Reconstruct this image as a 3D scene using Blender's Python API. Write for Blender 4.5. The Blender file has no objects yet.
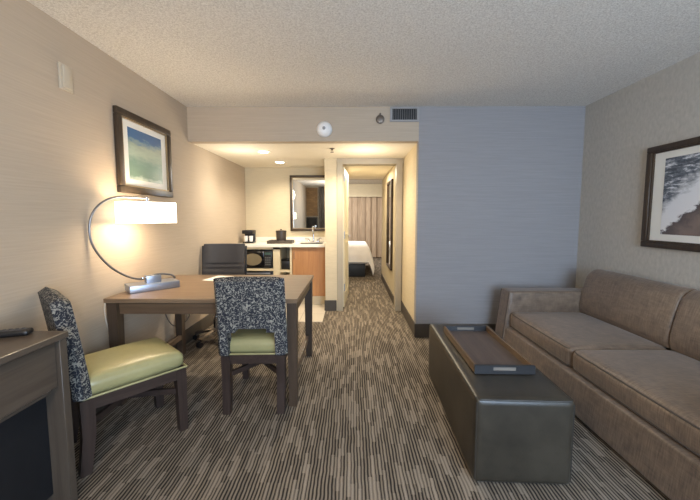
import bpy, bmesh, math, random
from mathutils import Vector, Matrix
random.seed(7)
scene = bpy.context.scene
C = scene.collection
PI = math.pi

# ------------------------------------------------------------------ materials
def s2l(c):
    f = lambda v: v/12.92 if v <= .04045 else ((v+.055)/1.055)**2.4
    return tuple(f(v/255) for v in c) + (1,)

class NT:
    def __init__(self, name):
        self.m = bpy.data.materials.new(name); self.m.use_nodes = True
        self.t = self.m.node_tree; self.n = self.t.nodes
        self.b = self.n['Principled BSDF']
    def add(self, typ, **kw):
        x = self.n.new(typ)
        for k, v in kw.items(): setattr(x, k, v)
        return x
    def link(self, a, b): self.t.links.new(a, b)
    def coords(self, scale=(1,1,1), rot=(0,0,0), kind='Object', loc=(0,0,0)):
        tc = self.add('ShaderNodeTexCoord'); mp = self.add('ShaderNodeMapping')
        mp.inputs['Scale'].default_value = scale; mp.inputs['Rotation'].default_value = rot
        mp.inputs['Location'].default_value = loc
        self.link(tc.outputs[kind], mp.inputs['Vector']); return mp.outputs['Vector']
    def noise(self, vec, scale=1, detail=3, rough=.5, dist=0):
        x = self.add('ShaderNodeTexNoise')
        x.inputs['Scale'].default_value = scale; x.inputs['Detail'].default_value = detail
        x.inputs['Roughness'].default_value = rough; x.inputs['Distortion'].default_value = dist
        self.link(vec, x.inputs['Vector']); return x.outputs['Fac']
    def ramp(self, fac, stops, interp='LINEAR'):
        r = self.add('ShaderNodeValToRGB'); r.color_ramp.interpolation = interp
        e = r.color_ramp.elements
        while len(e) < len(stops): e.new(.5)
        for i, (p, c) in enumerate(stops): e[i].position = p; e[i].color = c
        self.link(fac, r.inputs['Fac']); return r.outputs['Color']
    def mix(self, fac, a, b, mode='MIX'):
        x = self.add('ShaderNodeMix', data_type='RGBA', blend_type=mode)
        for i, v in ((0, fac), (6, a), (7, b)):
            if hasattr(v, 'default_value') or hasattr(v, 'is_linked'): self.link(v, x.inputs[i])
            else: x.inputs[i].default_value = v
        return x.outputs[2]
    def bump(self, h, strength=.3, dist=.002):
        b = self.add('ShaderNodeBump'); b.inputs['Strength'].default_value = strength
        b.inputs['Distance'].default_value = dist
        self.link(h, b.inputs['Height']); self.link(b.outputs['Normal'], self.b.inputs['Normal'])
    def set(self, color=None, rough=.5, metal=0, spec=None):
        if color is not None:
            if hasattr(color, 'is_linked'): self.link(color, self.b.inputs['Base Color'])
            else: self.b.inputs['Base Color'].default_value = color
        self.b.inputs['Roughness'].default_value = rough; self.b.inputs['Metallic'].default_value = metal
        if spec is not None: self.b.inputs['Specular IOR Level'].default_value = spec
        return self

def plain(name, rgb, rough=.5, metal=0, vary=.06, spec=None):
    t = NT(name); c = s2l(rgb)
    f = t.noise(t.coords(), 6, 2)
    lo = tuple(v*(1-vary) for v in c[:3])+(1,); hi = tuple(min(1, v*(1+vary)) for v in c[:3])+(1,)
    t.set(t.ramp(f, [(.3, lo), (.7, hi)]), rough, metal, spec); return t.m

def wallpaper(name, rgb, scale, amt, bump=.15, rot=(0,0,0)):
    t = NT(name); c = s2l(rgb)
    v = t.coords(scale, rot)
    f = t.noise(v, 1, 4, .65)
    lo = tuple(x*(1-amt) for x in c[:3])+(1,); hi = tuple(x*(1+amt) for x in c[:3])+(1,)
    col = t.ramp(f, [(.3, lo), (.7, hi)])
    t.set(col, .75, 0, .25); t.bump(f, bump, .002); return t.m

def wood(name, dark, light, axis='X', rough=.4, grain=40):
    t = NT(name)
    sc = {'X': (2, grain, grain), 'Y': (grain, 2, grain), 'Z': (grain, grain, 2)}[axis]
    f = t.noise(t.coords(sc), 1, 5, .6, .6)
    g = t.noise(t.coords((1.5, 1.5, 1.5)), 1.5, 2)
    col = t.ramp(f, [(.3, s2l(dark)), (.7, s2l(light))])
    col = t.mix(.25, col, t.ramp(g, [(.3, s2l(dark)), (.7, s2l(light))]))
    t.set(col, rough, 0, .4); t.bump(f, .08, .001); return t.m

def emission(name, rgb, strength, base=None):
    t = NT(name); t.set(s2l(base or rgb), .6)
    t.b.inputs['Emission Color'].default_value = s2l(rgb)
    t.b.inputs['Emission Strength'].default_value = strength; return t.m

M = {}
M['wall'] = wallpaper('wall_linen', (182,166,146), (3, 3, 120), .055)
M['wall_b'] = wallpaper('wall_linen_cool_light', (147,144,144), (3, 3, 120), .07)  # same linen as the left wall, cool window light mixed into its colour
M['wall_r'] = wallpaper('wall_mottled', (180,176,168), (45, 45, 22), .11, .2)
M['wall_plain'] = wallpaper('wall_cream', (205,190,160), (8, 8, 60), .05)
M['wall_hall'] = wallpaper('wall_hall', (196,184,158), (8, 8, 40), .05)
M['soffit'] = wallpaper('soffit_paint', (236,228,210), (60,60,60), .03, .1)
M['skirt'] = plain('skirting_taupe', (70,64,58), .5, 0, .05)
M['casing'] = plain('casing_taupe', (166,155,134), .45, 0, .04)
M['door'] = plain('door_cream', (214,203,172), .45, 0, .03)

def ceiling_mat():
    t = NT('popcorn_ceiling'); v = t.coords()
    f = t.noise(v, 170, 3, .6); g = t.noise(v, 80, 2)
    h = t.mix(.4, f, g)
    col = t.ramp(h, [(.38, s2l((204,198,189))), (.60, s2l((242,238,230)))])
    t.set(col, .9, 0, .1); t.bump(h, .8, .008); return t.m
M['ceiling'] = ceiling_mat()

def carpet_mat():
    t = NT('striped_carpet')
    # fine ribs running along the room, each rib broken into dashes of different tone
    tc = t.add('ShaderNodeTexCoord'); sep = t.add('ShaderNodeSeparateXYZ')
    t.link(tc.outputs['Object'], sep.inputs[0])
    def math_(op, a, b=None):
        m = t.add('ShaderNodeMath', operation=op)
        for i, v in enumerate((a, b)):
            if v is None: continue
            if hasattr(v, 'is_linked'): t.link(v, m.inputs[i])
            else: m.inputs[i].default_value = v
        return m.outputs[0]
    wob = t.noise(t.coords((9, 9, 1)), 1, 2)
    x = math_('ADD', sep.outputs['X'], math_('MULTIPLY', wob, .012))
    u = math_('MULTIPLY', x, 56.0)
    cell = math_('FLOOR', u); fr = math_('FRACT', u)
    wn = t.add('ShaderNodeTexWhiteNoise', noise_dimensions='1D'); t.link(cell, wn.inputs['W'])
    yy = math_('ADD', math_('MULTIPLY', sep.outputs['Y'], 7.0), math_('MULTIPLY', wn.outputs['Value'], 37.0))
    cmb = t.add('ShaderNodeCombineXYZ'); t.link(cell, cmb.inputs[0]); t.link(math_('FLOOR', yy), cmb.inputs[1])
    w2 = t.add('ShaderNodeTexWhiteNoise', noise_dimensions='2D'); t.link(cmb.outputs[0], w2.inputs['Vector'])
    # profile across the rib: dark groove, light rib
    tri = math_('ABSOLUTE', math_('SUBTRACT', fr, .5))           # 0 centre .. .5 edge
    rib = t.ramp(tri, [(.17, (1,1,1,1)), (.34, (0,0,0,1))])
    tone = t.ramp(w2.outputs['Value'], [(0, s2l((132,121,107))), (.55, s2l((150,138,122))), (1, s2l((166,153,136)))])
    groove = t.ramp(w2.outputs['Value'], [(0, s2l((44,40,38))), (.6, s2l((58,52,48))), (.75, s2l((104,95,86))), (1, s2l((138,127,115)))])
    fuzz = t.noise(t.coords((300, 300, 1)), 1, 2)
    col = t.mix(rib, groove, tone)
    col = t.mix(.45, col, t.ramp(fuzz, [(.3, (.25,.25,.25,1)), (.7, (1,1,1,1))]), 'MULTIPLY')
    big = t.noise(t.coords((1.2, 1.2, 1)), 1, 2)
    col = t.mix(.35, col, t.ramp(big, [(.3, (.6,.6,.6,1)), (.7, (1,1,1,1))]), 'MULTIPLY')
    t.set(col, .95, 0, .1); t.bump(fuzz, .5, .004); return t.m
M['carpet'] = carpet_mat()

def tile_mat():
    t = NT('kitchen_tile'); b = t.add('ShaderNodeTexBrick')
    b.offset = 0; b.inputs['Scale'].default_value = 1
    b.inputs['Brick Width'].default_value = .33; b.inputs['Row Height'].default_value = .33
    b.inputs['Mortar Size'].default_value = .004
    b.inputs['Color1'].default_value = s2l((205,196,178)); b.inputs['Color2'].default_value = s2l((196,187,170))
    b.inputs['Mortar'].default_value = s2l((165,155,140))
    t.link(t.coords(), b.inputs['Vector']); t.set(b.outputs['Color'], .35, 0, .4); return t.m
M['tile'] = tile_mat()

M['desk_x'] = wood('walnut_desk_x', (104,84,65), (136,113,90), 'X', .32)
M['desk_z'] = wood('walnut_desk_z', (60,48,39), (80,65,52), 'Z', .4)
M['desk_y'] = wood('walnut_desk_y', (88,72,58), (112,94,76), 'Y', .4)
M['dark_z'] = wood('espresso_z', (46,36,32), (68,55,49), 'Z', .4)
M['dark_y'] = wood('espresso_y', (46,36,32), (68,55,49), 'Y', .4)
M['dresser_y'] = wood('dresser_y', (72,62,54), (94,83,72), 'Y', .35)
M['dresser_z'] = wood('dresser_z', (70,61,53), (90,80,70), 'Z', .4)
M['cab'] = wood('cabinet_maple', (158,110,70), (184,134,88), 'Z', .4, 25)
M['cream'] = plain('cream_laminate', (214,198,164), .45)
M['counter'] = plain('counter_white', (236,230,216), .25, 0, .03)
M['black'] = plain('black_plastic', (22,22,24), .4)
M['black_gloss'] = plain('black_gloss', (14,15,18), .12)
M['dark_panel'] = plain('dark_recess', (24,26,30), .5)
M['chrome'] = plain('chrome', (205,205,208), .16, 1, .02)
M['steel'] = plain('brushed_steel', (165,172,186), .34, .85, .04)
M['white'] = plain('white_plastic', (232,230,226), .45, 0, .02)
M['offwhite'] = plain('plate_tan', (190,178,158), .5, 0, .03)
M['vent'] = plain('vent_grey', (150,148,146), .5, 0, .03)
M['brass'] = plain('aged_bronze', (108,98,88), .4, .5)
M['frame'] = wood('frame_bronze', (48,38,30), (74,60,46), 'Z', .35)
M['frame_lip'] = plain('frame_lip', (150,132,104), .3, .6)
M['mat_board'] = plain('mat_board', (226,224,216), .7, 0, .02)
M['glass_mirror'] = plain('mirror_glass', (225,228,226), .03, 1, .01)
M['paper'] = plain('paper', (240,238,232), .7, 0, .02)
M['cord_w'] = plain('cord_white', (220,212,196), .5)
M['cord_g'] = plain('cord_grey', (120,112,104), .5)
M['linen'] = plain('bed_linen', (226,220,212), .8, 0, .04)
M['green'] = None

def leather(name, rgb, rough, vary, sc=4, bump=.25, bsc=220):
    t = NT(name); c = s2l(rgb)
    f = t.noise(t.coords(), sc, 5, .7); g = t.noise(t.coords(), bsc, 2)
    lo = tuple(v*(1-vary) for v in c[:3])+(1,); hi = tuple(v*(1+vary) for v in c[:3])+(1,)
    t.set(t.ramp(f, [(.35, lo), (.65, hi)]), rough, 0, .5); t.bump(g, bump, .0012); return t.m
M['green'] = leather('green_vinyl', (160,154,110), .34, .10, 3)
M['ott'] = leather('charcoal_leather', (52,47,39), .36, .28, 5)
M['ott_seam'] = leather('charcoal_seam', (50,46,41), .5, .15, 5)
M['chair_leather'] = leather('chair_leather', (58,57,60), .5, .10, 5)

def floral_mat():
    t = NT('speckled_upholstery')
    v = t.coords()
    vo = t.add('ShaderNodeTexVoronoi'); vo.inputs['Scale'].default_value = 78
    vo.feature = 'SMOOTH_F1'; vo.inputs['Smoothness'].default_value = .15
    nz = t.add('ShaderNodeTexNoise'); nz.inputs['Scale'].default_value = 24; t.link(v, nz.inputs['Vector'])
    mx = t.mix(.06, v, nz.outputs['Color'], 'LINEAR_LIGHT'); t.link(mx, vo.inputs['Vector'])
    f = vo.outputs['Distance']
    col = t.ramp(f, [(.40, s2l((40,42,50))), (.54, s2l((50,53,60))), (.64, s2l((122,120,114))), (.8, s2l((150,146,136)))])
    t.set(col, .85, 0, .2); t.bump(f, .2, .002); return t.m
M['floral'] = floral_mat()

def sofa_mat():
    t = NT('sofa_tweed')
    a = t.noise(t.coords((14, 14, 190)), 1, 3); b = t.noise(t.coords((190, 14, 14)), 1, 3)
    c = t.noise(t.coords((14, 190, 14)), 1, 3)
    h = t.mix(.5, t.mix(.5, a, b), c)
    col = t.ramp(h, [(.36, s2l((72,60,50))), (.64, s2l((138,118,99)))])
    g = t.noise(t.coords(), 3, 3)
    col = t.mix(.3, col, t.ramp(g, [(.3, s2l((86,73,62))), (.7, s2l((126,106,86)))]))
    t.set(col, .42, 0, .55); t.b.inputs['Sheen Weight'].default_value = .15
    t.bump(h, .35, .002); return t.m
M['sofa'] = sofa_mat()
M['sofa_pipe'] = plain('sofa_piping', (70,62,56), .6)

def shade_mat():
    t = NT('lamp_shade_fabric'); t.set(s2l((250,244,232)), .8)
    t.b.inputs['Emission Color'].default_value = s2l((255,240,214)); t.b.inputs['Emission Strength'].default_value = 4.2
    f = t.noise(t.coords((400,400,60)), 1, 2); t.bump(f, .1, .001); return t.m
M['shade'] = shade_mat()
M['shade_end'] = M['shade']
M['bulb'] = emission('downlight_glow', (255,236,200), 14)
M['dl_trim'] = plain('downlight_trim', (244,238,224), .4)

def art_left():
    t = NT('lake_print')      # pale green water, blue band at the top, white haze between
    tc = t.add('ShaderNodeTexCoord'); sep = t.add('ShaderNodeSeparateXYZ'); t.link(tc.outputs['Generated'], sep.inputs[0])
    n = t.noise(t.coords((3, 3, 9), kind='Generated'), 1.6, 5, .6)
    a = t.add('ShaderNodeMath', operation='MULTIPLY_ADD'); t.link(n, a.inputs[0]); a.inputs[1].default_value = .34; 
    t.link(sep.outputs['Z'], a.inputs[2])
    col = t.ramp(a.outputs[0], [(.12, s2l((196,206,192))), (.26, s2l((112,138,122))), (.50, s2l((120,148,134))), (.72, s2l((166,180,164))), (.86, s2l((150,164,150))), (.97, s2l((92,124,150))), (1, s2l((72,106,146)))])
    t.set(col, .25); return t.m
M['art_l'] = art_left()
def art_right():
    t = NT('surf_print')      # dark blue-grey rock, white surf across the diagonal, brown sand below
    tc = t.add('ShaderNodeTexCoord'); sep = t.add('ShaderNodeSeparateXYZ'); t.link(tc.outputs['Generated'], sep.inputs[0])
    def ma(op, a, b):
        m = t.add('ShaderNodeMath', operation=op)
        for i_, v in enumerate((a, b)):
            if hasattr(v, 'is_linked'): t.link(v, m.inputs[i_])
            else: m.inputs[i_].default_value = v
        return m.outputs[0]
    n = t.noise(t.coords((1, 4, 4), kind='Generated'), 2.2, 6, .65, .4)
    w_ = ma('ADD', ma('MULTIPLY', sep.outputs['Y'], 1.4), sep.outputs['Z'])
    w_ = ma('ADD', w_, ma('MULTIPLY', n, .5))           # sand below 1.65, surf up to 2.0, rock above
    w_ = ma('MULTIPLY', w_, .4)
    col = t.ramp(w_, [(.30, s2l((96,84,80))), (.55, s2l((128,112,104))), (.648, s2l((88,80,80))), (.672, s2l((226,226,228))), (.80, s2l((220,222,226)))])
    n2 = t.noise(t.coords((1, 9, 9), (.7, 0, 0), kind='Generated'), 1.3, 6, .72)
    st = t.noise(t.coords((1, 4, 16), (-.75, 0, 0), kind='Generated'), 1.2, 5, .7)
    dk = t.ramp(t.mix(.6, n2, st), [(.44, s2l((74,80,88))), (.52, s2l((110,116,124))), (.58, s2l((216,218,224)))])
    up = t.ramp(w_, [(.76, (0,0,0,1)), (.84, (1,1,1,1))])
    t.set(t.mix(up, col, dk), .25); return t.m
M['art_r'] = art_right()

def curtain_mat(name, a, b):
    t = NT(name); f = t.noise(t.coords((60, 60, 3)), 1, 3)
    t.set(t.ramp(f, [(.3, s2l(a)), (.7, s2l(b))]), .85, 0, .15); return t.m
M['curtain'] = curtain_mat('taupe_drape', (156,138,118), (186,166,144))
M['curtain_dark'] = curtain_mat('grey_drape', (84,80,78), (104,100,96))
def woven():
    t = NT('woven_shade'); b = t.add('ShaderNodeTexBrick')
    b.inputs['Scale'].default_value = 1; b.inputs['Brick Width'].default_value = .16; b.inputs['Row Height'].default_value = .06
    b.inputs['Mortar Size'].default_value = .006
    b.inputs['Color1'].default_value = s2l((150,120,84)); b.inputs['Color2'].default_value = s2l((120,94,64)); b.inputs['Mortar'].default_value = s2l((90,70,50))
    t.link(t.coords((1,1,1), (PI/2,0,0)), b.inputs['Vector']); t.set(b.outputs['Color'], .8); return t.m
M['woven'] = woven()
M['sky_pane'] = emission('daylight_pane', (214,228,255), 1.0)

# ------------------------------------------------------------------ mesh kit
class MB:
    def __init__(self): self.bm = bmesh.new()
    def _xf(self, vs, rot=None, loc=None):
        if rot is not None: bmesh.ops.rotate(self.bm, verts=vs, cent=(0,0,0), matrix=rot)
        if loc is not None: bmesh.ops.translate(self.bm, verts=vs, vec=loc)
    def box(self, x0, x1, y0, y1, z0, z1, bev=0, seg=2, rot=None, loc=None):
        r = bmesh.ops.create_cube(self.bm, size=1)
        vs = r['verts']
        for v in vs:
            v.co = Vector((x0+(v.co.x+.5)*(x1-x0), y0+(v.co.y+.5)*(y1-y0), z0+(v.co.z+.5)*(z1-z0)))
        if bev:
            es = list({e for v in vs for e in v.link_edges})
            rr = bmesh.ops.bevel(self.bm, geom=es, offset=bev, segments=seg, profile=.5, affect='EDGES')
            vs = list({v for f in rr['faces'] for v in f.verts} | {v for v in vs if v.is_valid})
        self._xf(vs, rot, loc); return self
    def hexa(self, p):   # 8 points: bottom 4 then top 4
        v = [self.bm.verts.new(q) for q in p]
        for f in ((3,2,1,0),(4,5,6,7),(0,1,5,4),(1,2,6,5),(2,3,7,6),(3,0,4,7)): self.bm.faces.new([v[i] for i in f])
        return self
    def beam(self, p0, p1, w0, d0, w1=None, d1=None):
        """tapered bar between two points, w along x and d along y"""
        w1 = w1 or w0; d1 = d1 or d0; p0 = Vector(p0); p1 = Vector(p1); pts = []
        for p, w, d in ((p0, w0, d0), (p1, w1, d1)):
            pts += [p+Vector((sx*w/2, sy*d/2, 0)) for sx, sy in ((-1,-1),(1,-1),(1,1),(-1,1))]
        return self.hexa(pts)
    def bar(self, p0, p1, w, h):
        """rectangular bar along any direction, w sideways, h upward"""
        p0 = Vector(p0); p1 = Vector(p1); d = (p1-p0).normalized()
        up = Vector((0,0,1)) if abs(d.z) < .95 else Vector((0,1,0))
        s = d.cross(up).normalized(); u = s.cross(d).normalized(); pts = []
        for p in (p0, p1): pts += [p+s*a*w/2+u*b*h/2 for a, b in ((-1,-1),(1,-1),(1,1),(-1,1))]
        return self.hexa(pts)
    def tube(self, pts, r, n=10, cap=True, flat=1.0):
        pts = [Vector(p) for p in pts]; rings = []
        rs = r if isinstance(r, (list, tuple)) else [r]*len(pts)
        prev = None
        for i, p in enumerate(pts):
            d = (pts[min(i+1, len(pts)-1)]-pts[max(i-1, 0)]).normalized()
            if prev is None:
                a = Vector((0,0,1)) if abs(d.z) < .9 else Vector((1,0,0))
                s = d.cross(a).normalized()
            else:
                s = (prev-d*prev.dot(d)).normalized()
            prev = s; u = d.cross(s)
            rings.append([self.bm.verts.new(p+(s*math.cos(2*PI*k/n)+u*math.sin(2*PI*k/n)*flat)*rs[i]) for k in range(n)])
        for a, b in zip(rings, rings[1:]):
            for k in range(n): self.bm.faces.new((a[k], a[(k+1)%n], b[(k+1)%n], b[k]))
        if cap: self.bm.faces.new(rings[0][::-1]); self.bm.faces.new(rings[-1])
        return self
    def lathe(self, prof, c=(0,0,0), n=28, axis='Z', sx=1, sy=1):
        c = Vector(c); rings = []
        for r, h in prof:
            ring = []
            for k in range(n):
                a = 2*PI*k/n; x, y = r*math.cos(a)*sx, r*math.sin(a)*sy
                q = {'Z': (x,y,h), 'Y': (x,h,-y), 'X': (h,x,y)}[axis]
                ring.append(self.bm.verts.new(c+Vector(q)))
            rings.append(ring)
        for a, b in zip(rings, rings[1:]):
            for k in range(n): self.bm.faces.new((a[k], a[(k+1)%n], b[(k+1)%n], b[k]))
        self.bm.faces.new(rings[0][::-1]); self.bm.faces.new(rings[-1]); return self
    def soft(self, x0, x1, y0, y1, z0, z1, r=.04, n=14, puff=(0,0,0)):
        """rounded cushion: cube pushed to a rounded box, then puffed along each axis"""
        r0 = bmesh.ops.create_cube(self.bm, size=2)
        es = list({e for v in r0['verts'] for e in v.link_edges})
        bmesh.ops.subdivide_edges(self.bm, edges=es, cuts=n, use_grid_fill=True)
        vs = [v for v in self.bm.verts if v.tag is False]
        c = Vector(((x0+x1)/2, (y0+y1)/2, (z0+z1)/2)); hs = Vector(((x1-x0)/2, (y1-y0)/2, (z1-z0)/2))
        for v in vs:
            u = v.co.copy(); 
            # cluster grid lines toward the edges so the rounding is smooth
            w = Vector([math.sin(k*PI/2) for k in u]); p = Vector([w[i]*hs[i] for i in range(3)])
            q = Vector([max(-(hs[i]-r), min(hs[i]-r, p[i])) for i in range(3)])
            d = p-q
            if d.length > 1e-9: p = q+d.normalized()*r
            for i in range(3):
                j, k = (i+1)%3, (i+2)%3
                p[i] += (1 if w[i] > 0 else -1)*abs(w[i])**3*puff[i]*(1-min(1, w[j]**2))**.7*(1-min(1, w[k]**2))**.7
            v.co = c+p; v.tag = True
        return self
    def build(self, name, m, parent=None, smooth=True, angle=40):
        for v in self.bm.verts: v.tag = False
        bmesh.ops.recalc_face_normals(self.bm, faces=self.bm.faces[:])
        me = bpy.data.meshes.new(name); self.bm.to_mesh(me); self.bm.free()
        me.materials.append(m)
        if smooth:
            for p in me.polygons: p.use_smooth = True
            me.set_sharp_from_angle(angle=math.radians(angle))
        o = bpy.data.objects.new(name, me); C.objects.link(o)
        if parent: o.parent = parent
        return o

def thing(name, label, cat, loc=(0,0,0), rz=0, group=None):
    o = bpy.data.objects.new(name, None); C.objects.link(o); o.empty_display_size = .05
    o.location = loc; o.rotation_euler = (0,0,rz); return tag(o, label, cat, group)
def tag(o, label, cat, group=None):
    o['label'] = label; o['category'] = cat
    if group: o['group'] = group
    return o
def struct(name, mb, m, parent=None, smooth=False):
    o = mb.build(name, m, parent, smooth)
    if parent is None: o['kind'] = 'structure'
    return o
def B(*a, **k): return MB().box(*a, **k)
def copy_thing(root):
    r = root.copy(); C.objects.link(r)
    for ch in list(root.children):
        c = ch.copy(); C.objects.link(c); c.parent = r
        for g in list(ch.children):
            d = g.copy(); C.objects.link(d); d.parent = c
    return r
def bez(p0, p1, p2, p3, n=14):
    p0, p1, p2, p3 = map(Vector, (p0, p1, p2, p3)); o = []
    for i in range(n+1):
        t = i/n; o.append(p0*(1-t)**3+p1*3*t*(1-t)**2+p2*3*t*t*(1-t)+p3*t**3)
    return o
def spline(pts, n=8):
    P = [Vector(p) for p in pts]; o = []
    for i in range(len(P)-1):
        a = P[max(i-1,0)]; b = P[i]; c = P[i+1]; d = P[min(i+2, len(P)-1)]
        for k in range(n):
            t = k/n
            o.append(.5*((2*b)+(c-a)*t+(2*a-5*b+4*c-d)*t*t+(3*b-a-3*c+d)*t**3))
    o.append(P[-1]); return o

# ------------------------------------------------------------------ room shell
XL, XR, YB, YF, ZC = -1.711, 2.40, 3.456, -1.70, 2.44
XP, YP, ZS, YK = .692, 4.45, 2.09, 5.25           # passage wall, door wall, soffit height, kitchenette wall
YE, ZB = 10.4, 2.34                               # far bedroom wall and ceiling
struct('floor', B(-3.2, 3.2, YF-.1, YE+.1, -.12, 0), M['carpet'])
struct('floor_tile', B(XL, -.37, 3.955, YK, 0, .004), M['tile'])
struct('ceiling', B(XL-.1, XR+.1, YF-.1, YB, ZC, ZC+.1), M['ceiling'])
struct('ceiling_soffit', B(XL-.1, XP, YB+.1, YK+.1, ZS, ZS+.1), M['soffit'])
struct('wall_left', B(XL-.1, XL, YF-.1, YK+.1, 0, ZC+.1), M['wall'])
struct('wall_right', B(XR, XR+.1, YF-.1, YB+.1, 0, ZC+.1), M['wall_r'])
struct('wall_front', B(XL-.1, XR+.1, YF-.1, YF, 0, ZC+.1), M['wall_r'])
struct('wall_back', B(XP, XR+.1, YB, YB+.1, 0, ZC+.1), M['wall_b'])
struct('wall_header', B(XL, XP, YB, YB+.1, ZS, ZC+.1), M['wall'])
struct('wall_passage', B(XP, XP+.1, YB+.1, 6.72, 0, ZS+.1), M['wall_plain'])
struct('wall_kitchenette', B(XL-.1, -.19, YK, YK+.1, 0, ZS+.1), M['wall_plain'])
struct('wall_partition', B(-.37, -.19, YP, 6.72, 0, ZS+.1), M['wall_plain'])
# vestibule behind the door
struct('ceiling_vestibule', B(-.19, XP, YP+.12, 6.72, 2.07, 2.17).box(-.19, XP, YP, YP+.12, 2.03, 2.17), M['soffit'])
struct('wall_vestibule', B(.625, XP, YP+.13, 6.72, 0, 2.07), M['wall_hall'])
# bedroom
struct('ceiling_bedroom', B(-3.2, 3.2, 6.72, YE+.1, ZB, ZB+.1), M['ceiling'])
struct('wall_bedroom', B(-3.2, 3.2, YE, YE+.1, 0, ZB), M['wall_hall'])
struct('wall_bedroom_left', B(-3.2, -3.1, 6.72, YE, 0, ZB), M['wall_hall'])
struct('wall_bedroom_right', B(3.1, 3.2, 6.72, YE, 0, ZB), M['wall_hall'])
struct('wall_bedroom_near', B(-3.2, -.19, 6.72, 6.82, 0, ZB).box(.625, 3.2, 6.72, 6.82, 0, ZB).box(-.19, .625, 6.72, 6.82, 2.07, ZB), M['wall_hall'])
# baseboards
def skirt(name, *b): struct(name, B(*b, bev=.003, seg=1), M['skirt'])
skirt('baseboard_left', XL, XL+.012, YF, 4.63, .0, .15)
skirt('baseboard_right', XR-.012, XR, YF, YB, 0, .15)
skirt('baseboard_back', XP-.012, XR-.012, YB-.012, YB, 0, .15)
skirt('baseboard_passage', XP-.012, XP, YB, YP-.016, 0, .15)
skirt('baseboard_pillar', -.382, -.215, YP-.012, YP, 0, .15)
skirt('baseboard_vestibule', .613, .625, YP+.135, 6.72, 0, .13)
skirt('baseboard_bedroom', -3.1, 3.1, YE-.012, YE, 0, .13)
# door casing and the open leaf
tr = MB().box(-.205, -.125, YP-.016, YP, 0, 2.09, .003, 1).box(.60, .684, YP-.016, YP, 0, 2.09, .003, 1).box(-.125, .60, YP-.016, YP, 2.012, 2.09, .003, 1)
tr.box(-.19, -.15, YP, YP+.13, 0, 2.03).box(.60, .625, YP, YP+.13, 0, 2.03).box(-.15, .6, YP, YP+.13, 2.012, 2.03)
struct('trim_1', tr, M['casing'])
dl = bpy.data.objects.new('door_1', None); C.objects.link(dl); dl['kind'] = 'structure'
dl.location = (-.13, YP+.14, 0); dl.rotation_euler = (0,0,math.radians(90-3.5))
lf = MB().box(0, .84, -.02, .02, .012, 2.0, .003, 1)
for z0, z1 in ((.18, .92), (1.04, 1.86)):
    for a, b, c_, d in ((.12, .72, z0, z0+.012), (.12, .72, z1-.012, z1), (.12, .132, z0, z1), (.708, .72, z0, z1)):
        lf.box(a, b, -.025, -.019, c_, d)
lf.build('door_leaf', M['door'], dl, False)
hd = MB().lathe([(.026,-.03),(.026,-.02)], (.78,0,1.0), 16, 'Y').tube([(.78,-.02,1.0),(.78,-.055,1.0),(.68,-.055,1.0)], .009)
hd.build('door_handle', M['chrome'], dl)
for z in (.25, 1.0, 1.8): MB().box(-.008, .012, -.03, -.018, z, z+.1).build('hinge', M['steel'], dl, False)

# window wall behind the camera: daylight window with drapes, woven shade at the left
w1 = bpy.data.objects.new('window_1', None); C.objects.link(w1); w1['kind'] = 'structure'; w1.location = (0, YF, 0)
fr = MB()
for a in ((.2,2.2,.55,.61),(.2,2.2,2.14,2.2),(.2,.26,.55,2.2),(2.14,2.2,.55,2.2),(1.17,1.23,.55,2.2)): fr.box(a[0],a[1],.0,.05,a[2],a[3])
fr.build('window_frame', M['white'], w1, False)
B(.26,2.14,.005,.015,.61,2.14).build('window_pane', M['sky_pane'], w1, False)
def drape(name, x0, x1, y, z0, z1, m, amp=.03, freq=9, label=None, parent=None):
    mb = MB(); n = int((x1-x0)*90); cols = []
    for i in range(n+1):
        x = x0+(x1-x0)*i/n; ph = 2*PI*freq*(x-x0)
        a = amp*(math.sin(ph)+.35*math.sin(2.3*ph+1))
        cols.append([mb.bm.verts.new((x, y+a*k, z)) for z, k in ((z0,1.1),(z0+(z1-z0)*.5,.9),(z1,.6))])
    for a, b in zip(cols, cols[1:]):
        for k in range(2): mb.bm.faces.new((a[k], b[k], b[k+1], a[k+1]))
    return mb.build(name, m, parent)
tag(drape('curtain', -1.22, -.1, YF+.09, .03, 2.4, M['curtain_dark']), 'dark grey floor length drape at the window wall facing the kitchenette mirror', 'curtain')
tag(B(XL+.01, -1.27, YF+.03, YF+.05, 1.34, 2.38).build('woven_shade', M['woven'], None, False), 'brown woven shade seen reflected in the kitchenette mirror', 'window shade')
tv = thing('mounted_television', 'dark flat television reflected in the kitchenette mirror below the woven shade', 'television', (-1.49, YF+.05, 1.08))
B(-.21,.21,-.04,0,-.22,.22,.006).build('casing', M['black'], tv, False)
B(-.195,.195,0,.004,-.2,.2).build('screen', M['black_gloss'], tv, False)

# ------------------------------------------------------------------ ceiling and wall fittings
t = thing('air_vent', 'grey slatted air vent high on the back wall', 'vent', (.541, YB, 2.36))
fr = MB()
for a in ((-.15,.15,.055,.075),(-.15,.15,-.075,-.055),(-.15,-.125,-.055,.055),(.125,.15,-.055,.055)): fr.box(a[0],a[1],-.014,0,a[2],a[3],.002,1)
fr.build('frame', M['vent'], t, False)
B(-.125,.125,-.003,0,-.055,.055).build('backing', M['black'], t, False)
for i in range(11):
    x = -.113+i*.0226; B(-.002,.002,-.009,-.003,-.055,.055, rot=Matrix.Rotation(.3,3,'Z'), loc=(x,0,0)).build('slat', plain('slat_grey', (112,110,108), .5) if i == 0 else bpy.data.materials['slat_grey'], t, False)
t = thing('smoke_detector', 'round white smoke detector on the wall above the kitchenette soffit', 'smoke detector', (-.287, YB, 2.21))
MB().lathe([(.08,0),(.08,-.016),(.072,-.03),(.05,-.05),(.03,-.055),(.0005,-.056)], n=36, axis='Y').build('body', M['white'], t)
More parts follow.
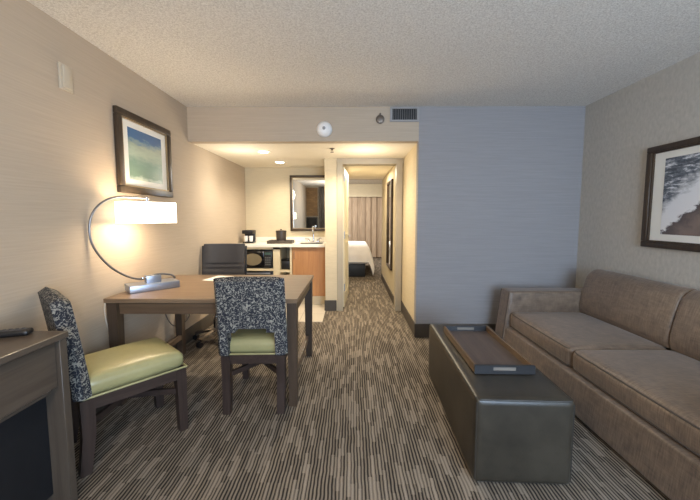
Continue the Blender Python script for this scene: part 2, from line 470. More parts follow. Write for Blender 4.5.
MB().lathe([(.016,-.054),(.016,-.064),(.008,-.07)], axis='Y', n=20).build('sensor', M['vent'], t)
t = thing('mounted_alarm', 'small round bronze wall sensor between smoke detector and air vent', 'alarm', (.29, YB, 2.31))
MB().lathe([(.044,0),(.044,-.012),(.038,-.02),(.02,-.024),(.0005,-.025)], n=28, axis='Y').build('body', M['brass'], t)
MB().box(-.008,.008,-.02,0,.042,.062,.003).build('tab', M['brass'], t)
t = thing('sprinkler_head', 'small sprinkler head on the soffit ceiling', 'sprinkler', (-.23, 3.812, ZS))
MB().lathe([(.03,0),(.03,-.004),(.012,-.008),(.012,-.02)], n=20).build('escutcheon', M['brass'], t)
MB().tube([(.009,0,-.018),(.012,0,-.03),(.004,0,-.042)], .003,6).tube([(-.009,0,-.018),(-.012,0,-.03),(-.004,0,-.042)], .003,6).lathe([(.02,-.042),(.02,-.045)], n=14).build('deflector', M['brass'], t)
for k, (x, y) in enumerate(((-1.063, 3.97), (-1.032, 4.72))):
    lab = ('recessed soffit downlight nearer the room', 'recessed soffit downlight nearer the kitchenette mirror')[k]
    if k == 0:
        t = d0 = thing('downlight', lab, 'downlight', (x, y, ZS), 0, 'recessed downlights in the soffit')
        rim = MB(); rim.lathe([(.058,0),(.085,0),(.085,-.006),(.058,-.008)], n=32); rim.build('trim_ring', M['dl_trim'], t)
        MB().lathe([(.062,-.006),(.058,-.0095),(.0005,-.0095)], n=28).build('lens', M['bulb'], t)
    else:
        t = copy_thing(d0); t.location = (x, y, ZS); t['label'] = lab
t = thing('wall_plate', 'blank tan plate high on the left wall', 'wall plate', (XL, 1.998, 2.13))
B(0,.012,-.045,.045,-.075,.075,.004).build('plate', M['offwhite'], t)
MB().box(.012,.022,-.03,.03,-.062,.062,.004).build('cover', M['offwhite'], t)
t = thing('wall_outlet', 'beige power outlet low on the left wall behind the desk', 'outlet', (XL, 3.33, .33))
B(0,.006,-.036,.036,-.058,.058,.003).build('plate', M['cream'], t)
for z in (-.025,.025): B(.006,.009,-.017,.017,z-.015,z+.015,.002).build('socket', M['offwhite'], t)

def picture(name, label, face, xw, y0, y1, z0, z1, fw, matw, mats, art, lipm):
    """framed print hung on a side wall; face=+1 looks toward +X"""
    t = thing(name, label, 'picture', (xw, (y0+y1)/2, z0)); hw = (y1-y0)/2; h = z1-z0; s = face
    def bx(a, b, c_, d, e, f, bev=0): return sorted((a*s, b*s))+[c_, d, e, f]
    f_ = MB()
    for c_, d, e, f in ((-hw,hw,0,fw),(-hw,hw,h-fw,h),(-hw,-hw+fw,fw,h-fw),(hw-fw,hw,fw,h-fw)):
        f_.box(*bx(.002,.034,c_,d,e,f), bev=.006)
    f_.build('frame', M['frame'], t)
    g = MB(); a = fw; b = fw+.012
    for c_, d, e, f in ((-hw+a,hw-a,a,b),(-hw+a,hw-a,h-b,h-a),(-hw+a,-hw+b,b,h-b),(hw-b,hw-a,b,h-b)): g.box(*bx(.006,.026,c_,d,e,f))
    g.build('frame_lip', lipm, t, False)
    B(*bx(.003,.012,-hw+a,hw-a,a,h-a)).build('mat_board', M['mat_board'], t, False)
    m = fw+matw; ms = fw+mats
    B(*bx(.012,.014,-hw+ms,hw-ms,m,h-m)).build('print', art, t, False)
    return t
picture('framed_picture', 'dark framed print of green water under blue sky on the left wall', 1, XL, 2.375, 3.07, 1.485, 2.10, .052, .06, .08, M['art_l'], M['frame_lip'])
picture('framed_picture', 'dark framed print of white surf and brown sand above the sofa', -1, XR, 1.52, 2.675, 1.065, 1.855, .045, .063, .1, M['art_r'], M['frame'])

# ------------------------------------------------------------------ writing desk
DX0, DX1, DY0, DY1, DZ = -1.665, -.362, 2.125, 3.035, .76
t = thing('writing_desk', 'walnut brown writing table with four square legs by the left wall', 'desk', ((DX0+DX1)/2, (DY0+DY1)/2, 0))
hx, hy = (DX1-DX0)/2, (DY1-DY0)/2
B(-hx,hx,-hy,hy,DZ-.03,DZ,.003,1).build('tabletop', M['desk_x'], t)
ap = MB()
for s in (-1,1): ap.box(-hx+.09,hx-.09,s*(hy-.035)-.011,s*(hy-.035)+.011,DZ-.11,DZ-.03).box(s*(hx-.035)-.011,s*(hx-.035)+.011,-hy+.09,hy-.09,DZ-.11,DZ-.03)
ap.build('apron', wood('walnut_apron', (78,62,48), (104,84,66), 'X', .4), t, False)
for sx in (-1,1):
    for sy in (-1,1):
        x, y = sx*(hx-.044), sy*(hy-.046)
        MB().beam((x+sx*0,y,0),(x,y,DZ-.03),.054,.054,.068,.068).build('leg', M['desk_z'], t, False)
    B(sx*(hx-.055)-.014,sx*(hx-.055)+.014,-hy+.08,hy-.08,.16,.2).build('stretcher', M['desk_y'], t, False)
tag(MB().tube(spline([(-1.668,2.15,.742),(-1.685,2.16,.66),(-1.69,2.2,.5),(-1.675,2.3,.3),(-1.66,2.42,.06),(-1.66,2.5,.008)]), .004, 8).build('lamp_cord', M['cord_w']), 'white lamp cord hanging down behind the left end of the desk', 'cord')
tag(MB().tube(spline([(-1.675,2.84,.46),(-1.68,2.9,.36),(-1.68,2.99,.28),(-1.68,3.14,.25),(-1.69,3.28,.27),(-1.697,3.32,.33)]), .005, 8).build('power_cord', M['cord_g']), 'grey power cord sagging under the desk to the wall outlet', 'cord')
# note paper on the desk
t = MB(); t.hexa([(-1.29,2.76,DZ),(-1.13,2.72,DZ),(-1.08,2.93,DZ),(-1.24,2.97,DZ),(-1.29,2.76,DZ+.003),(-1.13,2.72,DZ+.003),(-1.08,2.93,DZ+.003),(-1.24,2.97,DZ+.003)])
tag(t.build('note_paper', M['paper'], None, False), 'white note paper lying on the desk behind the tucked chair', 'paper')

# ------------------------------------------------------------------ arc lamp
a = math.radians(46)
t = thing('arc_lamp', 'chrome arc desk lamp with lit white box shade on a steel base', 'lamp', (-1.515, 2.435, DZ), a)
ca, sa = math.cos(-a), math.sin(-a)
def tl(p):       # world point to lamp-local
    x, y, z = p[0]+1.515, p[1]-2.435, p[2]-DZ
    return (x*ca-y*sa, x*sa+y*ca, z)
B(-.168,.162,-.085,.085,0,.052,.004).build('base', M['steel'], t)
B(-.05,.05,-.03,.03,.05,.105,.003).build('clamp_block', M['steel'], t)
d = Vector((math.cos(math.radians(60)), math.sin(math.radians(60)))); c0 = Vector((-1.50, 2.44))
arc = [(.155,.818),(.12,.85),(.02,.868),(-.09,.85),(-.16,.868),(-.225,.907),(-.29,.962),(-.345,1.036),(-.383,1.11),(-.4,1.19),(-.394,1.272),(-.372,1.337),(-.331,1.391),(-.27,1.43),(-.2,1.445),(-.145,1.445),(-.018,1.443)]
P = [tl((c0.x+d.x*s, c0.y+d.y*s, z)) for s, z in arc]
MB().tube(spline(P, 6), .0075, 10).build('arc_arm', plain('satin_nickel', (128,128,132), .32, .9), t)
MB().lathe([(.014,-.012),(.016,0),(.014,.012)], P[3], 14).build('knob', M['chrome'], t)
sc_ = tl((c0.x+d.x*(-.035), c0.y+d.y*(-.035), 1.337))
dsh = math.radians(60)-a
sh = MB()   # rectangular shade: four thin walls, open above and below
L, W, Hh, th = .178, .075, .077, .004
Rz = Matrix.Rotation(dsh, 3, 'Z')
for b in ((-L,L,-W,-W+th),(-L,L,W-th,W),(-L,-L+th,-W+th,W-th),(L-th,L,-W+th,W-th)): sh.box(b[0],b[1],b[2],b[3],-Hh,Hh, rot=Rz, loc=sc_)
so = sh.build('lamp_shade', M['shade'], t, False)
MB().tube([Vector(sc_)+Vector((0,0,.112)), Vector(sc_)+Vector((0,0,.03))], .012, 10).bar(Vector(sc_)+Rz@Vector((0,-W,.078)), Vector(sc_)+Rz@Vector((0,W,.078)), .006, .006).build('socket', M['chrome'], t)
MB().lathe([(.0005,-.06),(.02,-.05),(.028,-.02),(.02,.015),(.012,.03)], sc_, 16).build('bulb', emission('bulb_glow', (255,226,180), 6), t)

# ------------------------------------------------------------------ dining chairs
def make_chair():
    t = thing('dining_chair', '', 'chair')
    # upholstered back: panel with an arched gap at the bottom, raked backward
    def by(z): return -.2-.06*max(0,(z-.41)/.51)**1.2
    mb = MB(); nx, nz = 18, 20; th = .075
    W0, W1 = .228, .222; zb, zt = .405, .93; gx, gz = .142, .585
    grid = {}
    xs = [-1+2*i/nx for i in range(nx+1)]; zs = [i/nz for i in range(nz+1)]
    def gap(xn, zn):
        x = xn*W0; z = zb+zn*(zt-zb)
        return abs(x) < gx and z < gz-.03*(abs(x)/gx)**3
    for side in (0,1):
        for i, xn in enumerate(xs):
            for j, zn in enumerate(zs):
                z = zb+zn*(zt-zb); x = xn*(W0+(W1-W0)*zn)
                edge = min((1-abs(xn))/.12, (1-zn)/.06, 1); edge = max(0, edge)
                inset = (1-math.sqrt(1-(1-edge)**2))*th*.5
                y = by(z)+(-th+inset if side == 0 else -inset)
                if zn > .94: z -= 0.012*(abs(xn))**6
                grid[side,i,j] = mb.bm.verts.new((x, y, z))
    solid = {(i,j): not gap((xs[i]+xs[i+1])/2, (zs[j]+zs[j+1])/2) for i in range(nx) for j in range(nz)}
    for (i,j), s in solid.items():
        if not s: continue
        g = grid
        mb.bm.faces.new((g[0,i,j], g[0,i+1,j], g[0,i+1,j+1], g[0,i,j+1]))
        mb.bm.faces.new((g[1,i,j], g[1,i,j+1], g[1,i+1,j+1], g[1,i+1,j]))
        for (di,dj), (p,q) in {(-1,0):((i,j),(i,j+1)),(1,0):((i+1,j+1),(i+1,j)),(0,-1):((i+1,j),(i,j)),(0,1):((i,j+1),(i+1,j+1))}.items():
            if not solid.get((i+di,j+dj), False):
                mb.bm.faces.new((g[0,p[0],p[1]], g[0,q[0],q[1]], g[1,q[0],q[1]], g[1,p[0],p[1]]))
    for v in [v for v in mb.bm.verts if not v.link_faces]: mb.bm.verts.remove(v)
    mb.build('backrest', M['floral'], t, True, 50)
    # green seat pad, wider at the front, with piping
    sm = MB().soft(-.203, .203, -.235, .255, .395, .492, .042, 16, (0, 0, .02))
    for v in sm.bm.verts:
        k = (v.co.y+.235)/.49; v.co.x *= 1+.05*k
    seat = sm.build('seat', M['green'], t, True, 60)
    c = [(-.204,-.236,.399),(.204,-.236,.399),(.215,.257,.399),(-.215,.257,.399)]
    MB().tube([c[0],c[1]],.006,8).tube([c[1],c[2]],.006,8).tube([c[2],c[3]],.006,8).tube([c[3],c[0]],.006,8).build('piping', M['green'], seat)
    fr = MB()
    fr.bar((-.18,-.225,.362),(.18,-.225,.362),.024,.06).bar((-.19,.23,.362),(.19,.23,.362),.024,.06).bar((-.19,-.225,.362),(-.202,.23,.362),.024,.06).bar((.19,-.225,.362),(.202,.23,.362),.024,.06)
    fr.build('seat_frame', M['dark_y'], t, False)
    for s in (-1,1):
        l = MB()       # rear leg sweeps back toward the floor
        l.beam((s*.180,-.222,.2),(s*.182,-.222,.392),.054,.056,.056,.062)
        l.beam((s*.178,-.245,0),(s*.180,-.222,.2),.05,.048,.054,.056)
        l.build('leg', M['dark_z'], t, False)
        MB().beam((s*.19,.23,0),(s*.192,.225,.392),.046,.046,.054,.056).build('leg', M['dark_z'], t, False)
    MB().bar((-.17,-.21,.25),(.18,.215,.25),.02,.034).build('stretcher', M['dark_y'], t, False)
    MB().bar((.17,-.21,.252),(-.18,.215,.252),.02,.034).build('stretcher', M['dark_y'], t, False)
    return t
ch = make_chair()
ch.location = (-.662, 2.322, 0); ch.rotation_euler = (0,0,math.radians(2))
ch['label'] = 'dining chair with green seat tucked under the desk with its speckled back to the viewer'
ch['group'] = 'dining chairs at the desk'
ch2 = copy_thing(ch); ch2.location = (-1.338, 1.85, 0); ch2.rotation_euler = (0,0,math.radians(-40))
ch2['label'] = 'dining chair with green seat turned sideways between the dresser and the desk'

# ------------------------------------------------------------------ office chair
t = thing('office_chair', 'black ribbed leather office chair on chrome base behind the desk', 'office chair', (-1.438, 3.36, 0), math.radians(2))
mb = MB(); rows = 40; cols = 10; z0, z1 = .50, 1.0
for side in (0,1):
    pass
g = {}
for side in (0,1):
    for i in range(cols+1):
        for j in range(rows+1):
            xn = -1+2*i/cols; zn = j/rows; z = z0+(z1-z0)*zn
            rib = min(abs(math.sin(zn*PI*9)), .45)*.026 if zn < .667 else .0117
            e = max(0, (abs(xn)-.85)/.15); rib *= 1-e
            y = .235+.08*zn-.03*(1-xn*xn)*-1
            y += (-.02-rib) if side == 0 else (.02+rib)
            g[side,i,j] = mb.bm.verts.new((xn*(.235-.01*zn*zn), y, z))
for i in range(cols):
    for j in range(rows):
        mb.bm.faces.new((g[0,i,j],g[0,i+1,j],g[0,i+1,j+1],g[0,i,j+1])); mb.bm.faces.new((g[1,i,j],g[1,i,j+1],g[1,i+1,j+1],g[1,i+1,j]))
for j in range(rows):
    for i in (0, cols):
        mb.bm.faces.new((g[0,i,j],g[0,i,j+1],g[1,i,j+1],g[1,i,j]))
for i in range(cols):
    for j in (0, rows):
        mb.bm.faces.new((g[0,i,j],g[0,i+1,j],g[1,i+1,j],g[1,i,j]))
mb.build('backrest', M['chair_leather'], t, True, 50)
MB().soft(-.23,.23,-.22,.24,.44,.50,.025,10,(0,0,.012)).build('seat', M['chair_leather'], t)
for s in (-1,1): MB().tube([(s*.2,.1,.44),(s*.245,.24,.45),(s*.243,.27,.56),(s*.243,.31,.98)], .009).build('side_frame', M['black'], t)
MB().lathe([(.028,.1),(.028,.26),(.018,.26),(.018,.40),(.06,.41),(.06,.438)], n=18).build('column', M['chrome'], t)
MB().tube([(-.03,0,.415),(-.2,-.06,.41),(-.235,-.07,.405)], [.006,.006,.01]).build('lever', M['black'], t)
base = MB(); cas = []
for k in range(5):
    an = math.radians(-114+72*k); ux, uy = math.cos(an), math.sin(an)
    base.bar((.02*ux,.02*uy,.11),(.225*ux,.225*uy,.075),.04,.025)
    cas.append((ux*.23, uy*.23, an))
base.lathe([(.04,.085),(.045,.12),(.03,.14)], n=18)
base.build('star_base', M['chrome'], t)
for x, y, an in cas:
    cb = MB()
    for s in (-1,1):
        ox, oy = -math.sin(an)*s*.014, math.cos(an)*s*.014
        cb.tube([(x+ox*.3,y+oy*.3,.027),(x+ox*1.6,y+oy*1.6,.027)], .027, 16)
    cb.tube([(x,y,.04),(x,y,.066)], .012, 8)
    cb.build('caster', M['black'], t)

# ------------------------------------------------------------------ dresser with remote, lower left
t = thing('dresser', 'grey brown wooden dresser with dark recessed front at the left edge', 'dresser', (-1.485, .75, 0))
# local: x -0.215..0.22 (front = +x), y -0.65..0.65
B(-.215,.222,-.65,.655,.772,.80,.003,1).build('top', M['dresser_y'], t)
for s in (-1,1): B(-.205,.215,s*.632-.018,s*.632+.018,0,.772,.002,1).build('side_panel', M['dresser_z'], t)
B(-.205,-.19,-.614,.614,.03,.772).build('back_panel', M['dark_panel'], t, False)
for y0, y1 in ((-.610,-.003),(.003,.610)):
    dr = B(.17,.198,y0,y1,.565,.768,.002,1).build('drawer', M['dresser_y'], t)
B(-.19,.16,-.614,.614,.53,.56).build('rail', M['dresser_y'], t, False)
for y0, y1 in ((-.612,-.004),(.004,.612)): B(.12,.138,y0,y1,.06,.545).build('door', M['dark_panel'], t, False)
B(-.19,.12,-.614,.614,.03,.06).build('plinth', M['dresser_y'], t, False)
t = thing('remote_control', 'black remote control lying on the dresser top', 'remote control', (-1.475, 1.33, .80), math.radians(18))
MB().soft(-.095,.095,-.026,.026,.001,.026,.011,8).build('body', M['black'], t)
bt = MB()
for i in range(7):
    for j in (-1,0,1): bt.box(-.07+i*.022-.005,-.07+i*.022+.005,j*.013-.004,j*.013+.004,.025,.0275)
bt.build('buttons', plain('button_grey', (70,70,74), .5), t, False)

# ------------------------------------------------------------------ sofa
t = thing('sofa', 'brown tweed two cushion sofa along the right wall', 'sofa', (1.92, 2.15, 0))
X0 = 1.418-1.92; XW = 2.375-1.92; Y0, Y1 = 1.00-2.15, 3.20-2.15     # local extents
ya, yb = 1.18-2.15, 3.02-2.15                                       # between the arms
xs = 1.49-1.92
def slope_front(mb):      # the front of arms and base leans outward toward the floor
    for v in mb.bm.verts:
        k = max(0, 1-(v.co.x-X0)/.3); v.co.x += .11*v.co.z*k
    return mb
slope_front(MB().soft(X0+.012, XW, ya-.01, yb+.01, .03, .265, .012, 10)).build('base', M['sofa'], t)
for k, (a, b) in enumerate(((Y0, ya),(yb, Y1))):
    ar = slope_front(MB().soft(X0, XW-.02, a, b, .02, .605, .02, 12, (0,.006,.006))).build('arm', M['sofa'], t)
    r_ = .012
    slope_front(MB().tube([(X0+.002, a+.01, .03),(X0+.002, a+.01, .593),(X0+.002, b-.01, .593),(X0+.002, b-.01, .03)], .004, 6)).build('piping', M['sofa_pipe'], ar)
ym = 2.155-2.15
for a, b in ((ya+.004, ym-.004),(ym+.004, yb-.004)):
    cu = MB().soft(xs+.0, .25, a, b, .268, .415, .035, 18, (.012,.0,.022)).build('seat_cushion', M['sofa'], t)
    pm = MB()
    for z in (.285,.40):
        pm.tube([(xs+.012,a+.02,z),(xs+.0,a+.06,z),(xs-.004,(a+b)/2,z),(xs+.0,b-.06,z),(xs+.012,b-.02,z)], .0045, 6)
    pm.build('piping', M['sofa_pipe'], cu)
# back cushions: extruded rolled profile with rounded outer ends
def back_cushion(a, b, endr):
    prof = [(.19,.415),(.175,.47),(.18,.55),(.20,.64),(.222,.72),(.245,.775),(.285,.812),(.33,.825),(.375,.815),(.41,.785),(.425,.73),(.428,.6),(.428,.415)]
    pr = [Vector((p[0],0,p[1])) for p in spline([(x,0,z) for x,z in prof], 3)] if False else [(p.x,p.z) for p in spline([(min(.463,x+.042),0,z) for x,z in prof], 4)]
    mb = MB(); n = 28; rings = []
    cx, cz = .37, .56
    for i in range(n+1):
        u = i/n; w = .5-.5*math.cos(u*PI); y = a+(b-a)*w
        e0 = max(0, 1-(y-a)/.07) if endr != 1 else max(0, 1-(y-a)/.025)
        e1 = max(0, 1-(b-y)/.07) if endr == 1 else max(0, 1-(b-y)/.025)
        e = max(e0*(1 if True else 0), e1)
        sh_ = (1-math.sqrt(max(0,1-e*e)))
        dep = .06 if ((e1 > 0) == (endr == 1)) else .022
        bul = .012*math.sin(w*PI)
        ring = []
        for x, z in pr:
            vx = cx-x; vz = z-cz; l = math.hypot(vx, vz)+1e-6
            k = -sh_*dep+bul*(1 if x < .36 else 0)*(1 if z > .45 else 0)
            ring.append(mb.bm.verts.new((min(.465, x-vx/l*k), y, max(.415, z+(vz/l*k if vz > 0 else 0)))))
        rings.append(ring)
    m = len(pr)
    for r0, r1 in zip(rings, rings[1:]):
        for k in range(m): mb.bm.faces.new((r0[k], r0[(k+1)%m], r1[(k+1)%m], r1[k]))
    mb.bm.faces.new(rings[0]); mb.bm.faces.new(rings[-1][::-1])
    return mb.build('back_cushion', M['sofa'], t, True, 60)
back_cushion(ya-.02, ym-.002, 0); back_cushion(ym+.002, yb+.035, 1)
for x in (X0+.09, XW-.06):
    for y in (Y0+.08, Y1-.08): B(x-.03,x+.03,y-.03,y+.03,0,.035).build('foot', M['black'], t, False)

# ------------------------------------------------------------------ ottoman and tray
OX0, OX1, OY0, OY1, OZ = .612, 1.078, 1.478, 2.60, .44
t = thing('storage_ottoman', 'long charcoal leather bench ottoman in front of the sofa', 'ottoman', ((OX0+OX1)/2, (OY0+OY1)/2, 0), math.radians(-2))
hx, hy = (OX1-OX0)/2, (OY1-OY0)/2
MB().soft(-hx,hx,-hy,hy,.012,OZ,.022,16,(.004,.004,.008)).build('body', M['ott'], t)
sm = MB(); k = .006
for z in (OZ-.006,):
    sm.tube([(-hx+k,-hy+.02,z),(-hx+k,hy-.02,z)],.0035,6).tube([(hx-k,-hy+.02,z),(hx-k,hy-.02,z)],.0035,6).tube([(-hx+.02,-hy+k,z),(hx-.02,-hy+k,z)],.0035,6).tube([(-hx+.02,hy-k,z),(hx-.02,hy-k,z)],.0035,6)
for sx in (-1,1):
    for sy in (-1,1): sm.tube([(sx*(hx-k),sy*(hy-k),.03),(sx*(hx-k),sy*(hy-k),OZ-.02)],.0035,6)
sm.build('seam', M['ott_seam'], t)
for sx in (-1,1):
    for sy in (-1,1): B(sx*(hx-.05)-.02,sx*(hx-.05)+.02,sy*(hy-.05)-.02,sy*(hy-.05)+.02,0,.014).build('foot', M['black'], t, False)
TW = wood('tray_walnut', (66,55,50), (92,78,69), 'Y', .35)
TR = wood('tray_rim_warm', (84,64,45), (110,86,60), 'Y', .35)
TD = plain('tray_end_dark', (36,35,36), .4)
TX, TY = .84, 2.045
t = thing('serving_tray', 'dark wooden serving tray with cut-out end handles on the ottoman', 'tray', (TX, TY, .45), math.radians(-1))
hx, hy = .163, .33
B(-hx+.012,hx-.012,-hy+.012,hy-.012,0,.012).build('tray_floor', TW, t, False)
for s in (-1,1):
    B(s*(hx-.007)-.007,s*(hx-.007)+.007,-hy+.014,hy-.014,0,.048,.002,1).build('long_side', TR, t)
    e = MB(); y = s*(hy-.007)
    e.box(-hx,-.062,y-.007,y+.007,0,.048).box(.062,hx,y-.007,y+.007,0,.048).box(-.062,.062,y-.007,y+.007,0,.018).box(-.062,.062,y-.007,y+.007,.038,.048)
    e.build('end_panel', TD, t, False)
    B(-.062,.062,y-.002,y+.002,.018,.038).build('handle_inlet', plain('handle_inlet_grey', (118,110,100), .5), t, False)

# ------------------------------------------------------------------ kitchenette
YC = 4.70
t = thing('countertop', 'white countertop with low backsplash in the kitchenette', 'countertop', (-1.04, YK, 0))
# local x -.671 .. .668 ; sink cut-out x .27...58
cm = MB(); yf, yb_ = 4.66-YK, -.001
sx0, sx1, sy0, sy1 = .26, .60, -.47, -.17
cm.box(-.669,sx0,yf,yb_,.872,.91).box(sx1,.667,yf,yb_,.872,.91).box(sx0,sx1,yf,sy0,.872,.91).box(sx0,sx1,sy1,yb_,.872,.91)
cm.build('slab', M['counter'], t, False)
B(-.669,.667,-.02,-.001,.91,.985,.002,1).build('backsplash', M['counter'], t)
bs = MB().box(sx0,sx1,sy0,sy1,.765,.77).box(sx0-.004,sx0,sy0,sy1,.765,.9).box(sx1,sx1+.004,sy0,sy1,.765,.9).box(sx0,sx1,sy0-.004,sy0,.765,.9).box(sx0,sx1,sy1,sy1+.004,.765,.9)
bs.build('sink_basin', M['steel'], t, False)
t = thing('faucet', 'chrome faucet with two lever handles behind the kitchenette sink', 'faucet', (-.61, 5.13, .91))
MB().box(-.1,.1,-.025,.025,0,.012,.004).build('deck_plate', M['chrome'], t)
MB().tube(spline([(0,0,.01),(0,0,.16),(0,-.03,.235),(0,-.08,.245),(0,-.11,.20),(0,-.112,.17)]), .011, 12).build('spout', M['chrome'], t)
for s in (-1,1): MB().lathe([(.016,.01),(.014,.035),(.01,.05)], (s*.075,0,0), 14).tube([(s*.075,0,.045),(s*.13,-.015,.06)], .007, 8).build('lever', M['chrome'], t)
# open shelf unit with microwave niche
t = thing('shelf_cabinet', 'cream open shelf cabinet under the counter holding the microwave', 'cabinet', (0, 0, 0))
u = MB()
B(-1.15,-1.05,YC,YK-.005,.1,.87).build('divider', M['cream'], t, False)
B(-.905,-.877,YC,YK-.005,.1,.87).build('side_panel', M['cream'], t, False)
B(XL+.005,-1.64,YC,YK-.005,.1,.87).build('side_panel', M['cream'], t, False)
B(-1.64,-1.15,YC,YK-.03,.52,.55).build('shelf', M['cream'], t, False)
B(-1.05,-.905,YC,YK-.03,.50,.53).build('shelf', M['cream'], t, False)
B(XL+.005,-.877,YK-.03,YK-.005,.1,.87).build('back_panel', M['cream'], t, False)
B(XL+.005,-.877,YC+.05,YK-.005,.004,.1).build('plinth', M['cream'], t, False)
B(-1.64,-1.05+.0,YC,YC+.03,.835,.87).build('top_rail', M['cream'], t, False)
t = thing('sink_cabinet', 'orange brown wooden cabinet under the kitchenette sink', 'cabinet', (-.625, YC, 0))
B(-.248,.248,.02,YK-YC-.005,.14,.76).build('carcass', M['cab'], t, False)
B(-.248,.248,.06,YK-YC-.005,.004,.14).build('plinth', M['cream'], t, False)
dr = B(-.246,.246,0,.02,.145,.865,.002,1).build('door', M['cab'], t)
MB().tube([(-.215,0,.70),(-.215,-.03,.70),(-.215,-.03,.80),(-.215,0,.80)], .005, 8).build('handle', M['chrome'], dr)
t = thing('microwave', 'black microwave with oval window on the kitchenette shelf', 'microwave', (-1.40, YC+.03, .55))
B(-.225,.225,.0,.35,.008,.265,.006).build('body', M['black'], t)
d_ = B(-.22,.11,-.016,0,.015,.26,.006).build('door', M['black_gloss'], t)
MB().lathe([(.0005,-.0175),(.1,-.0175),(.1,-.015)], (-.055,0,.135), 36, 'Y', 1.35, .88).build('window', plain('microwave_window', (128,116,92), .2), d_)
B(.113,.222,-.014,0,.015,.26,.004).build('control_panel', plain('panel_dark', (40,42,44), .25), t)
B(.125,.21,-.017,-.014,.205,.24).build('display', plain('panel_display', (70,90,84), .2), t, False)
bt = MB()
for i in range(3):
    for j in range(4): bt.box(.128+i*.029,.150+i*.029,-.017,-.014,.05+j*.033,.072+j*.033)
bt.build('buttons', plain('keypad_grey', (84,84,82), .5), t, False)
for x in (-.19,.19):
    for y in (.04,.3): MB().lathe([(.014,0),(.014,.01)], (x,y,0), 12).build('foot', M['black'], t)
t = thing('mini_fridge', 'black mini fridge below the microwave shelf', 'fridge', (-1.40, YC+.03, .10))
B(-.23,.23,.03,.45,.0,.41,.004).build('body', M['black'], t)
d_ = B(-.23,.23,-.01,.028,.003,.408,.006).build('door', M['black'], t)
B(-.2,.2,-.022,-.01,.37,.39,.003).build('handle', M['steel'], d_)
t = thing('coffee_box', 'small black box in the narrow niche beside the sink cabinet', 'box', (-.977, YC+.12, .53))
MB().box(-.062,.062,-.07,.1,0,.13,.008).build('body', M['black'], t)
MB().box(-.066,.066,-.074,.104,.13,.155,.008).build('lid', M['black_gloss'], t)
# coffee maker
t = thing('coffee_maker', 'black single cup coffee maker at the left end of the counter', 'coffee maker', (-1.565, 4.93, .91)); t.scale = (.82, .82, .92)
MB().box(-.095,.095,-.1,.1,0,.028,.006).box(-.095,.095,.03,.1,.028,.2,.006).build('body', M['black'], t)
MB().box(-.098,.098,-.105,.105,.155,.215,.01).build('brew_head', M['black'], t)
for x in (-.045,.045):
    mg = MB().lathe([(.028,.028),(.034,.05),(.036,.12),(.032,.12),(.03,.05),(.0005,.04)], (x,-.04,0), 20)
    mg.build('cup', M['white'], t)
t = thing('counter_tray', 'flat dark tray under the ice bucket on the counter', 'tray', (-1.075, 4.90, .91))
MB().box(-.185,.185,-.12,.12,0,.012,.003).box(-.185,.185,-.12,-.11,.012,.045,.002,1).box(-.185,.185,.11,.12,.012,.045,.002,1).box(-.185,-.175,-.11,.11,.012,.045,.002,1).box(.175,.185,-.11,.11,.012,.045,.002,1).build('tray_body', plain('tray_brown', (70,62,52), .4), t, False)
t = thing('ice_bucket', 'dark brown ice bucket standing on the counter tray', 'ice bucket', (-1.07, 4.90, .922))
MB().lathe([(.066,0),(.07,.01),(.078,.15),(.078,.165),(.06,.168)], n=28).build('bucket', plain('bucket_brown', (66,58,52), .4), t)
MB().lathe([(.081,.165),(.081,.178),(.05,.184),(.014,.186),(.014,.2)], n=28).build('lid', plain('bucket_lid', (58,50,46), .4), t)
# wall mirror above the counter
def mirror(name, label, loc, rz, w, h, fw, bev):
    t = thing(name, label, 'mirror', loc, rz); hw = w/2; f = MB()
    for a in ((-hw,hw,0,fw),(-hw,hw,h-fw,h),(-hw,-hw+fw,fw,h-fw),(hw-fw,hw,fw,h-fw)): f.box(a[0],a[1],-.035,-.002,a[2],a[3],bev)
    f.build('frame', M['frame'], t)
    if name == 'wall_mirror':
        g = MB(); a = fw; b = fw+.012
        for q in ((-hw+a,hw-a,a,b),(-hw+a,hw-a,h-b,h-a),(-hw+a,-hw+b,b,h-b),(hw-b,hw-a,b,h-b)): g.box(q[0],q[1],-.028,-.008,q[2],q[3])
        g.build('inner_lip', M['frame_lip'], t, False)
    B(-hw+fw,hw-fw,-.012,-.003,fw,h-fw).build('glass', M['glass_mirror'], t, False)
    return t
mirror('wall_mirror', 'dark framed mirror above the kitchenette sink', (-.685, YK, 1.08), 0, .61, .885, .035, .004)
mirror('dressing_mirror', 'tall dark framed mirror on the wall inside the bedroom doorway', (.625, 5.28, .48), -PI/2, .62, 1.40, .035, .004)

# ------------------------------------------------------------------ bedroom seen through the door
t = thing('bed', 'bed with white bedding seen through the doorway', 'bed', (-.64, 7.9, 0))
B(-1.0,.93,-.88,.7,.0,.28,.01).build('bed_base', M['dark_panel'], t)
MB().soft(-1.0,1.0,-.9,.72,.28,.62,.06,14,(0,0,.02)).build('mattress', M['linen'], t)
# duvet draping over the foot and the near side
mb = MB(); nx, ny = 40, 40; gg = {}
for i in range(nx+1):
    for j in range(ny+1):
        u, v = -1.0+2.28*i/nx, -1.22+2.0*j/ny       # flat cloth coords; hangs past x 1.03, y -.93
        x, y, z = u, v, .655
        ox = max(0, u-1.0); oy = max(0, -.90-v)
        rip = .02*math.sin(v*17)+.012*math.sin(u*23)
        if ox: x = 1.02+.10*min(1, ox/.28)+rip*.8*min(1, ox*4); z -= ox*1.25
        if oy: y = -.92-.05*min(1, oy/.3)-rip*min(1, oy*4); z -= oy
        if not ox and not oy: z += .02*math.cos(u*1.2)+.006*math.sin(v*6)
        z = max(z, .05)
        gg[i,j] = mb.bm.verts.new((x,y,z))
for i in range(nx):
    for j in range(ny): mb.bm.faces.new((gg[i,j],gg[i+1,j],gg[i+1,j+1],gg[i,j+1]))
mb.build('duvet', M['linen'], t, True, 80)
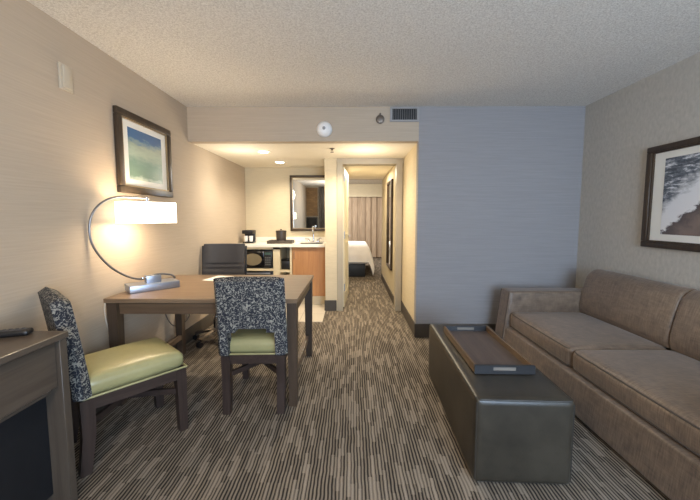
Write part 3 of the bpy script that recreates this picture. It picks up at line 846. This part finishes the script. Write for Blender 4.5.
tag(drape('curtain', -2.6, 2.6, YE-.12, .03, 1.925, M['curtain'], .028, 5), 'taupe floor length curtain on the far bedroom wall', 'curtain')
struct('trim_2', B(-2.7,2.7,YE-.2,YE-.005,1.93,2.0), M['wall_hall'])

# ------------------------------------------------------------------ light
def area(name, loc, target, size, size_y, power, col):
    l = bpy.data.lights.new(name, 'AREA'); l.shape = 'RECTANGLE'; l.size = size; l.size_y = size_y; l.energy = power; l.color = col
    o = bpy.data.objects.new(name, l); C.objects.link(o); o.location = loc
    o.rotation_euler = (Vector(target)-Vector(loc)).to_track_quat('-Z', 'Y').to_euler(); return o
def point(name, loc, power, col, r=.05):
    l = bpy.data.lights.new(name, 'POINT'); l.energy = power; l.color = col; l.shadow_soft_size = r
    o = bpy.data.objects.new(name, l); C.objects.link(o); o.location = loc; return o
def spot(name, loc, power, col, ang=120, blend=.6, r=.05):
    l = bpy.data.lights.new(name, 'SPOT'); l.energy = power; l.color = col; l.spot_size = math.radians(ang); l.spot_blend = blend; l.shadow_soft_size = r
    o = bpy.data.objects.new(name, l); C.objects.link(o); o.location = loc; return o
WARM = (1, .80, .55); COOL = (.56, .75, 1)
area('window_light', (1.2, YF+.1, 1.4), (1.5, 3, 1.25), 1.9, 1.5, 135, COOL)
point('warm_fill', (-.68, -.1, 1.9), 46, (1, .84, .66), .12)  # unseen warm fill, added to brighten the ceiling and left-facing sides
point('lamp_light', (c0.x+d.x*-.035, c0.y+d.y*-.035, 1.30), 15, WARM, .07)
for x, y in ((-1.063, 3.97), (-1.032, 4.72)): spot('downlight_beam', (x, y, ZS-.03), 40, (1, .89, .72), 150, .8, .05)
area('vestibule_light', (.22, 5.5, 2.05), (.22, 5.5, 0), .3, .5, 24, (1, .86, .64))
point('kitchenette_fill', (-1.30, 3.9, 1.75), 7, (1, .90, .74), .15)  # added fill with no fixture, lifts the soffit and kitchenette walls
point('passage_fill', (.15, 3.9, 1.75), 9, (1, .86, .66), .12)  # bare point hung in the passage, added to brighten its wall and soffit
spot('passage_downlight', (-.1, 3.95, ZS-.02), 80, (1, .84, .62), 150, .8, .05)
area('bedroom_light', (-.3, 8.6, 2.25), (-.1, 9.3, .5), 2, 1, 110, (1, .93, .85))

w = bpy.data.worlds.new('world'); scene.world = w; w.use_nodes = True
w.node_tree.nodes['Background'].inputs[0].default_value = (.6,.7,.9,1); w.node_tree.nodes['Background'].inputs[1].default_value = .3

# ------------------------------------------------------------------ camera
F = 325.0
cam = bpy.data.cameras.new('camera'); co = bpy.data.objects.new('camera', cam); C.objects.link(co)
cam.sensor_width = 36; cam.sensor_fit = 'HORIZONTAL'; cam.lens = F/700*36; cam.shift_y = -6.5/700
cam.clip_start = .02
co.location = (0, 0, 1.305)
co.rotation_euler = (PI/2-math.atan(26.5/F), 0, math.atan(2/F))
scene.camera = co
scene.view_settings.view_transform = 'Standard'
scene.view_settings.look = 'None'
scene.view_settings.exposure = .16
